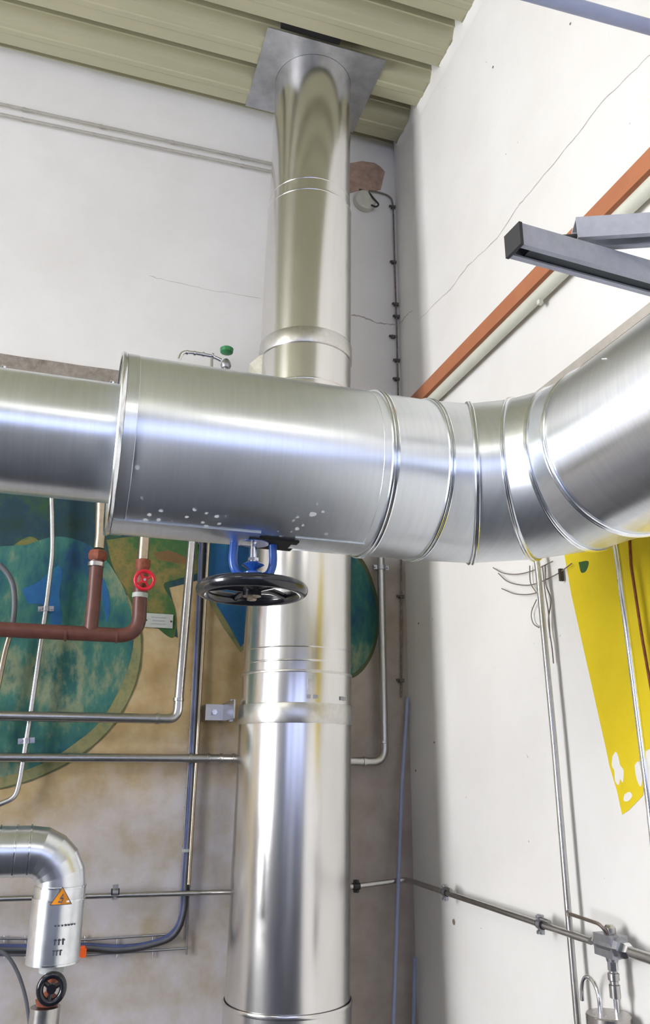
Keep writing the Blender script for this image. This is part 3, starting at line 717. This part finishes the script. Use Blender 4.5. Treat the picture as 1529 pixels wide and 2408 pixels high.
run('thin_wall_pipe', 'short thin pipe at the left edge running down below the red-brown pipe', 'pipe', [(24, 1490), (12, 1530), (-10, 1640), (-30, 1760)], 0.05, 0.0095, 'brass', 0.03)
run('tall_wall_pipe', 'tall thin galvanised pipe on the back wall between the elbow pipe and the cable tray', 'pipe', [(500, 1150), (490, 1290), (462, 1790), (444, 2080)], 0.05, 0.0060, 'brass', 0)
# small plate on wall
c = pB(373, 1460, 0.002)
sg = thing('name_plate', 'small grey plate screwed to the wall right of the red handwheel', 'plate', c-V((0, 0, 0.02)))
mesh('plate', G().box(c+V((0.0, -0.002, 0)), (0.105, 0.004, 0.052)), 'sign', sg)
g = G()
for k in range(3): g.box(c+V((0.0, -0.0045, 0.012-0.012*k)), (0.055-0.01*(k % 2), 0.001, 0.003))
mesh('printed_lines', g, 'greymetal', sg)
for s1_ in (-1, 1): mesh('screw', G().lathe(c+V((0.046*s1_, -0.004, 0)), (0, -1, 0), [(0, 0.004), (0.002, 0.003)], 8), 'cable_dark', sg)

# cable tray and cable bundle
tr = thing('cable_tray', 'thin wire cable tray running down the back wall and turning left at the bottom', 'cable tray', pB(430, 2210, 0.03))
pa = [(476, 1150), (470, 1290), (444, 1790), (428, 2060), (420, 2190)]
pbb = [(492, 1150), (487, 1290), (462, 1790), (446, 2060), (438, 2245)]
mesh('rail', G().tube([pB(x, y, 0.012) for x, y in pa], 0.0035, 8), 'pipe', tr)
mesh('rail', G().tube([pB(x, y, 0.012) for x, y in pbb], 0.0035, 8), 'pipe', tr)
mesh('rail', G().tube([pB(418, 2196, 0.012), pB(200, 2210, 0.012), pB(-60, 2206, 0.012)], 0.0035, 8), 'greymetal', tr)
mesh('rail', G().tube([pB(438, 2230, 0.012), pB(200, 2246, 0.012), pB(-60, 2246, 0.012)], 0.0035, 8), 'greymetal', tr)
import bisect
def at_y(P, y):
    for (x0_, y0_), (x1_, y1_) in zip(P[:-1], P[1:]):
        if y0_ <= y <= y1_: return x0_+(x1_-x0_)*(y-y0_)/(y1_-y0_)
    return P[-1][0]
for i in range(20):
    y = 1300+i*46
    if y > 2180: break
    mesh('rung', G().tube([pB(at_y(pa, y)-4, y, 0.007), pB(at_y(pbb, y)+4, y+2, 0.007)], 0.0022, 6), 'pipe', tr)
for x in (10, 60, 200, 275, 360):
    mesh('rung', G().tube([pB(x, 2200, 0.007), pB(x, 2252, 0.007)], 0.0025, 6), 'greymetal', tr)
cb = thing('cable_bundle', 'blue-grey cables lying in the wire tray, curving left at the bottom', 'cable', pB(300, 2235, 0.05))
for k, (dx, r) in enumerate(((-4, 0.0065), (3, 0.007), (0, 0.006))):
    pts = [(482+dx, 1150), (476+dx, 1290), (454+dx, 1790), (437+dx, 2060), (430+dx, 2150), (405+dx, 2200+dx), (350, 2222+dx), (280, 2232+dx*1.5), (200, 2228+dx*1.5), (100, 2232+dx*1.5), (-60, 2230+dx*1.5)]
    mesh('cable', G().tube(smooth([pB(x, y, 0.023+0.004*(k == 2)) for x, y in pts], 6), r, 10), ['cable_blue', 'cable_dark', 'cable_grey'][k], cb)
c = pB(192, 2240, 0.045); tag(mesh('orange_connector', G().box(c, (0.028, 0.022, 0.026)).box(c+V((0, 0, 0.015)), (0.018, 0.016, 0.008)), 'orange'), 'small orange plastic connector on the cables beside the clad pipe', 'connector')
mesh('tie', G().box(pB(437, 2000, 0.026), (0.022, 0.02, 0.010)), 'sign', cb)
tag(mesh('hanging_cable', G().tube(smooth([pB(-40, 2225, 0.05), pB(8, 2240, 0.06), pB(38, 2280, 0.06), (pB(60, 2345, 0.06)), pB(72, 2430, 0.06)], 6), 0.0055, 10), 'cable_grey'), 'thin grey cable drooping from the tray at the bottom left edge', 'cable')

# gas conduit: back wall and right wall
cn = thing('clamped_conduit', 'grey conduit running round the corner low on both walls held by black lined clamps', 'conduit', pR(1200, 2150, 0.06))
q1_ = pB(150, 2098, 0.05); q2_ = pB(560, 2097, 0.05); z1 = q2_.z
e1 = pB(838, 2084, 0.05); corner = V((XR-0.05, YB-0.05, pB(955, 2068, 0.05).z)); r3 = pR(1150, 2130, 0.05); r4 = pR(1390, 2213, 0.05); r5 = pR(1620, 2288, 0.05)
r3.z = corner.z+(r4.z-corner.z)*(r3.y-corner.y)/(r4.y-corner.y)
mesh('pipe', G().tube(fillet([q1_+V((-1.5, 0, 0)), q2_, e1, corner, r3, r4], 0.03), 0.0085, 16), 'pipe', cn)
clamp_on(cn, pB(271, 2098, 0.05), (1, 0, 0), 0.0085, (0, 1, 0), 'greymetal', 0.012, True)
clamp_on(cn, e1, (1, 0, 0), 0.0085, (0, 1, 0), 'cable_dark', 0.010, True)
for x, y in ((1048, 2095), (1272, 2170)):
    c = pR(x, y, 0.05); c.z = corner.z+(r4.z-corner.z)*(c.y-corner.y)/(r4.y-corner.y)
    clamp_on(cn, c, (r4-corner), 0.0085, (1, 0, 0), 'greymetal', 0.013, True)
    mesh('stub_rod', G().tube([c+V((-0.002, -0.005, 0.014)), c+V((-0.002, -0.045, 0.012))], 0.006, 10), 'pipe', cn)
bv = thing('ball_valve', 'grey ball valve with long lever on the conduit at lower right', 'valve', pR(1435, 2260, 0.05))
vc = pR(1437, 2222, 0.05); da = (r5-r4).normalized(); dn = V((-1, 0, 0))
def Lf(a, b, c_): return vc+V((0, 1, 0))*a+V((0, 0, 1))*b+V((-1, 0, 0))*c_
ax_ = (V((0, 1, 0)), V((0, 0, 1)), V((-1, 0, 0)))
g = G().box(vc, (0.066, 0.046, 0.046), ax_); g.lathe(vc-V((0, 1, 0))*0.045, (0, 1, 0), [(0, 0.020), (0.02, 0.026), (0.07, 0.026), (0.09, 0.018)], 8)
g.lathe(vc-V((0, 0, 0.034)), (0, 0, 1), [(0, 0.013), (0.03, 0.018)], 12)
mesh('body', g, 'greymetal', bv)
mesh('union_nut', G().lathe(Lf(0.060, 0, 0), (0, -1, 0), [(0, 0.011), (0.004, 0.014), (0.018, 0.014)], 6), 'chrome', bv)
mesh('union_nut', G().lathe(Lf(-0.040, -0.002, 0), (0, -1, 0), [(0, 0.018), (0.018, 0.018), (0.030, 0.013)], 6), 'chrome', bv)
mesh('union_nut', G().lathe(Lf(0, -0.034, 0), (0, 0, -1), [(0, 0.012), (0.018, 0.012), (0.020, 0.009)], 6), 'chrome', bv)
mesh('lever', G().tube(fillet([pR(1434, 2202, 0.055), pR(1420, 2184, 0.07), pR(1408, 2172, 0.075), pR(1340, 2149, 0.08)], 0.01, 5), 0.0042, 8), 'lever', bv)
c = pR(1338, 2148, 0.08); mesh('lever_ring', G().tube([c+V((0, 0.007*cos(a*pi/8), 0.007*sin(a*pi/8))) for a in range(16)], 0.0022, 8, closed=True), 'pipe', bv)
mesh('spindle_cap', G().lathe(Lf(0, 0.022, 0), (0, 0, 1), [(0, 0.014), (0.014, 0.014), (0.020, 0.008)], 12), 'pipe', bv)
mesh('outlet_pipe', G().tube([Lf(-0.04, -0.002, 0), r5+V((0, -0.6, -0.0))], 0.0115, 16), 'pipe', bv)
co = thing('drain_coupling', 'short steel coupling with thin tube hanging under the ball valve into the can', 'coupling', pR(1441, 2365, 0.05))
pb_ = pR(1441, 2272, 0.05)
g = G().lathe(V((XR-0.05, pb_.y, pb_.z)), (0, 0, -1), [(0, 0.0095), (0.012, 0.0095), (0.014, 0.013), (0.028, 0.013), (0.030, 0.010), (0.036, 0.010), (0.038, 0.0125), (0.064, 0.0125), (0.066, 0.006)], 12); mesh('nuts', g, 'pipe', co)
ct = pR(1430, 2378, 0.05)
mesh('thin_tube', G().tube([V((XR-0.05, pb_.y, pb_.z-0.06)), V((XR-0.05, pb_.y, ct.z-0.005))], 0.0055, 10), 'chrome', co)
can = thing('expansion_can', 'cylindrical steel can at the bottom right with hooked tube on top', 'can', V((XR-0.062, pb_.y+0.006, ct.z-0.16)))
cc_ = V((XR-0.062, pb_.y+0.016, 0))
g = G().lathe(V((cc_.x, cc_.y, ct.z-0.16)), (0, 0, 1), [(0, 0.050), (0.157, 0.050), (0.160, 0.048), (0.1605, 0.0005)], 40); mesh('body', g, 'can', can)
hk = [V((cc_.x, cc_.y+0.028, ct.z-0.003)), V((cc_.x, cc_.y+0.032, ct.z+0.035)), V((cc_.x, cc_.y+0.052, ct.z+0.058)), V((cc_.x, cc_.y+0.078, ct.z+0.056)), V((cc_.x, cc_.y+0.094, ct.z+0.034)), V((cc_.x, cc_.y+0.098, ct.z+0.004))]
mesh('hooked_tube', G().tube(smooth(hk, 6), 0.0052, 12), 'chrome', can)

# vertical pipes near the corner and on the right wall
def vrun(name, label, pts, r, mat, cat='pipe', parts=()):
    o = thing(name, label, cat, V((pts[-1].x, pts[-1].y, pts[-1].z))); mesh('pipe', G().tube(pts, r, 16), mat, o); return o
vrun('corner_pipe', 'thin blue-grey pipe leaning down beside the corner, right of the flue', [pB(959, 1640, 0.03), pB(945, 1850, 0.05), pB(924, 2430, 0.10), pB(922, 2500, 0.10)], 0.0072, 'bluegrey')
vrun('corner_pipe', 'short thin blue-grey pipe end standing in the corner at the bottom', [pR(976, 2252, 0.03), pR(972, 2430, 0.03)], 0.007, 'bluegrey')
o = vrun('right_wall_pipe', 'thin steel pipe running down the right wall from behind the duct bend', [pR(1246, 1190, 0.045), pR(1266, 1345, 0.045), pR(1304, 1750, 0.045), pR(1333, 2100, 0.045), pR(1362, 2440, 0.045)], 0.0085, 'pipe')
vrun('right_wall_pipe', 'bright thin pipe standing in front of the yellow painted shape', [pR(1440, 1230, 0.07), pR(1455, 1330, 0.07), pR(1490, 1600, 0.07), pR(1528, 1900, 0.07), pR(1560, 2200, 0.07)], 0.0075, 'chrome')
vrun('yellow_dark_line', 'thin dark line on the yellow shape right of the bright pipe', [pR(1476, 1200, 0.004), pR(1484, 1330, 0.004), pR(1510, 1500, 0.004), pR(1545, 1700, 0.004)], 0.003, 'rust', 'cable')  # thin dark line along the wall, drawn as a slim tube
# loose wires near the right pipe
wi = thing('loose_wires', 'tangle of thin dark wires curling from the wall pipe under the duct bend', 'wires', pR(1270, 1480, 0.02))
for px in ([(1160, 1335), (1185, 1348), (1220, 1350), (1258, 1340), (1300, 1320)], [(1172, 1348), (1195, 1368), (1230, 1376), (1262, 1372), (1310, 1350), (1345, 1325)],
           [(1180, 1384), (1210, 1396), (1240, 1398), (1262, 1394)], [(1246, 1330), (1248, 1370), (1262, 1394)], [(1262, 1410), (1250, 1440), (1254, 1465), (1268, 1476)],
           [(1282, 1330), (1284, 1375), (1296, 1410), (1290, 1460), (1298, 1520), (1302, 1560)], [(1276, 1330), (1282, 1390), (1290, 1440), (1294, 1500)]):
    mesh('wire', G().tube(smooth([pR(x, y, 0.012) for x, y in px], 5), 0.0017, 6), 'wire', wi)
mesh('connector', G().box(pR(1320, 1352, 0.012), (0.012, 0.008, 0.035)), 'cable_dark', wi)

# tap with green knob above the casing, near the back wall
tp = thing('vent_tap', 'small chrome tap with green knob showing above the duct casing', 'tap', pB(530, 900, 0.10))
b0 = pB(531, 862, 0.10)
mesh('riser', G().tube([V((b0.x, b0.y, 2.45)), b0], 0.011, 14), 'pipe', tp)
mesh('body', G().lathe(pB(531, 866, 0.10), (0, 0, 1), [(0, 0.018), (0.012, 0.022), (0.028, 0.018), (0.040, 0.010)], 12), 'greymetal', tp)
mesh('green_knob', G().lathe(pB(533, 832, 0.10), (0, 0, 1), [(0, 0.014), (0.006, 0.026), (0.022, 0.028), (0.028, 0.020), (0.030, 0.006)], 14), 'green', tp)
mesh('spout', G().tube(fillet([pB(520, 848, 0.10), pB(500, 838, 0.10), pB(450, 829, 0.10), pB(428, 828, 0.10), pB(421, 846, 0.10)], 0.02), 0.0085, 14), 'chrome', tp)
for x in (440, 458, 478, 500): collar(tp, pB(x, 828+(x-430)*0.12, 0.10), (1, 0, -0.1), 0.0085, 0.010, 'chrome', 'fitting', 0.003)
mesh('drop_tube', G().tube([pB(498, 838, 0.10), pB(498, 866, 0.10), V((pB(498, 866, 0.10).x, b0.y, 2.45))], 0.006, 10), 'pipe', tp)

# ================================================================== clad elbow pipe bottom left
YC = 2.36
def pc(x, y): return on(x, y, 1, YC)
el = thing('clad_elbow_pipe', 'silver clad elbow pipe with orange warning triangle at the bottom left', 'pipe', pc(130, 2268))
ch = pc(30, 2002); zc_ = ch.z; xv = pc(135, 2160).x; zbot = pc(130, 2262).z; RC = 0.0615; RBc = 0.085
def sect(pts, name, mat='clad', r=RC, par=el): return mesh(name, G().tube(pts, r, 48, caps=False), mat, par)
sect([V((XL+0.02, YC, zc_)), V((xv-RBc-0.075, YC, zc_))], 'horizontal_cladding', r=RC*0.96)
Cb = V((xv-RBc, YC, zc_-RBc))
def rgE(th, r):
    e = V((sin(th), 0, cos(th))); k = 1/cos(pi/20) if 0.01 < th < pi/2-0.01 else 1
    return [Cb+e*(RBc+r*cos(2*pi*j/48))*k+V((0, r*sin(2*pi*j/48), 0)) for j in range(48)]
sect([V((xv-RBc-0.075, YC, zc_)), V((xv-RBc, YC, zc_))], 'elbow_collar')
for a, b in ((0, pi/10), (pi/10, pi/5), (pi/5, 3*pi/10), (3*pi/10, 2*pi/5), (2*pi/5, pi/2)): mesh('elbow_gore', G().grid([rgE(a, RC), rgE(b, RC)]), 'clad', el)
z_a = zc_-RBc; z_b = pc(130, 2118).z
sect([V((xv, YC, z_a)), V((xv, YC, z_b))], 'vertical_cladding', r=RC+0.002)
sect([V((xv-0.002, YC, z_b+0.01)), V((xv-0.002, YC, zbot))], 'vertical_cladding', r=RC+0.0035)
for p, a, r in ((V((xv-RBc-0.075, YC, zc_)), (1, 0, 0), RC), (V((xv-RBc-0.035, YC, zc_)), (1, 0, 0), RC), (V((xv-RBc, YC, zc_)), (1, 0, 0), RC), (V((xv, YC, z_a)), (0, 0, 1), RC+0.001), (V((xv, YC, z_b+0.006)), (0, 0, 1), RC+0.002), (V((xv, YC, zbot+0.003)), (0, 0, 1), RC+0.002)):
    collar(el, p, a, r, 0.006, 'bead', 'seam_ring', 0.003)
mesh('bottom_cap', G().lathe((xv-0.002, YC, zbot), (0, 0, 1), [(0.0, 0.022), (0.001, RC+0.002), (0.004, RC+0.002)], 40), 'galv', el)
mesh('rivet', G().ball(pc(22, 1953)+V((0, 0, 0)), 0.005), 'chrome', el)
# warning triangle wrapped on the cladding
def onclad(a, z, off=0.0): r = RC+0.0042+off; return V((xv+r*sin(a), YC-r*cos(a), z))
zt0, zt1 = pc(145, 2118).z, pc(145, 2078).z; vb = 0.06
def tri(s, off):
    rings = []; zc0 = zt0+(zt1-zt0)*0.36
    for k in range(9):
        t_ = k/8; z_ = zt0+(zt1-zt0)*t_; hw_ = 0.40*(1-t_)
        rings.append([onclad(vb+s*hw_*(i/6-1)*1.0 if False else vb+s*hw_*(2*i/6-1), zc0+(z_-zc0)*s, off) for i in range(7)])
    return G().grid(rings, closed=False)
lb = mesh('warning_triangle', tri(1.0, 0.0004), 'label_orange', el)
zz0 = zt0+(zt1-zt0)*0.12; hh = (zt1-zt0)
g = G()
for (a0_, f0, a1_, f1) in ((0.05, 0.62, -0.05, 0.34), (-0.05, 0.34, 0.06, 0.38), (0.06, 0.38, -0.01, 0.08)):
    g.tube([onclad(vb+a0_, zt0+hh*f0, 0.0009), onclad(vb+a1_, zt0+hh*f1, 0.0009)], 0.0012, 6)
for s_a, s_b in (((-0.40, 0), (0.40, 0)), ((0.40, 0), (0, 1)), ((0, 1), (-0.40, 0))):
    g.tube([onclad(vb+s_a[0]*(1-t/6)+s_b[0]*t/6, zt0+hh*(s_a[1]*(1-t/6)+s_b[1]*t/6), 0.0006) for t in range(7)], 0.0008, 6)
mesh('flash_mark', g, 'print', lb)
# faded dark printing on the lower cladding
g = G()
def dash(a0_, a1_, z_, h):
    g.grid([[onclad(a0_+(a1_-a0_)*i/5, z_-h/2, 0.0009) for i in range(6)], [onclad(a0_+(a1_-a0_)*i/5, z_+h/2, 0.0009) for i in range(6)]], closed=False)
z1_ = pc(140, 2203).z; z2_ = pc(138, 2228).z; z3_ = pc(140, 2166).z
for a0_ in (-0.05, 0.10, 0.25): dash(a0_, a0_+0.05, z1_, 0.014); dash(a0_-0.02, a0_+0.09, z1_+0.004, 0.003)
for a0_ in (-0.06, 0.06, 0.19): dash(a0_, a0_+0.045, z2_, 0.012); dash(a0_-0.02, a0_+0.08, z2_+0.005, 0.003)
for a0_ in (-0.1, 0.02, 0.15, 0.28, 0.4, 0.52, 0.65): dash(a0_, a0_+0.07, z3_, 0.004)
mesh('printed_marks', g, 'print', el)
# valve beneath
rvz = pc(127, 2268).z
bvv = thing('stop_valve', 'dark stop valve with black handwheel under the silver clad elbow pipe', 'valve', pc(116, 2408))
mesh('neck', G().tube([V((xv-0.002, YC, zbot+0.02)), V((xv-0.003, YC, pc(127, 2285).z))], 0.030, 24), 'sign', bvv)
mesh('body', G().lathe(V((xv-0.004, YC, pc(120, 2362).z)), (0, 0, 1), [(0, 0.026), (0.012, 0.030), (0.03, 0.007), (0.07, 0.007), (0.09, 0.030), (0.105, 0.028)], 20), 'rust', bvv)
mesh('lower_pipe', G().tube([V((xv-0.008, YC, pc(118, 2366).z)), V((xv-0.008, YC, 0.4))], 0.036, 28), 'pipe', bvv)
hc = pc(121, 2325)+V((0.0, -0.085, 0)); hc = on(121, 2325, 1, YC-0.085)
hq = mesh('handwheel', G().tube([hc+V((0.027*cos(2*pi*i/32), 0, 0.030*sin(2*pi*i/32))) for i in range(32)], 0.0085, 12, closed=True), 'black', bvv)
g = G().lathe(hc+V((0, 0.006, 0)), (0, -1, 0), [(0, 0.012), (0.012, 0.011)], 16)
for k in range(3):
    a = 2*pi*k/3+0.4; g.tube([hc, hc+V((0.027*cos(a), 0, 0.03*sin(a)))], 0.006, 8)
mesh('spokes', g, 'black', hq)
mesh('spindle', G().tube([hc, V((hc.x, YC, hc.z))], [0.008, 0.018], 12), 'rust', bvv)
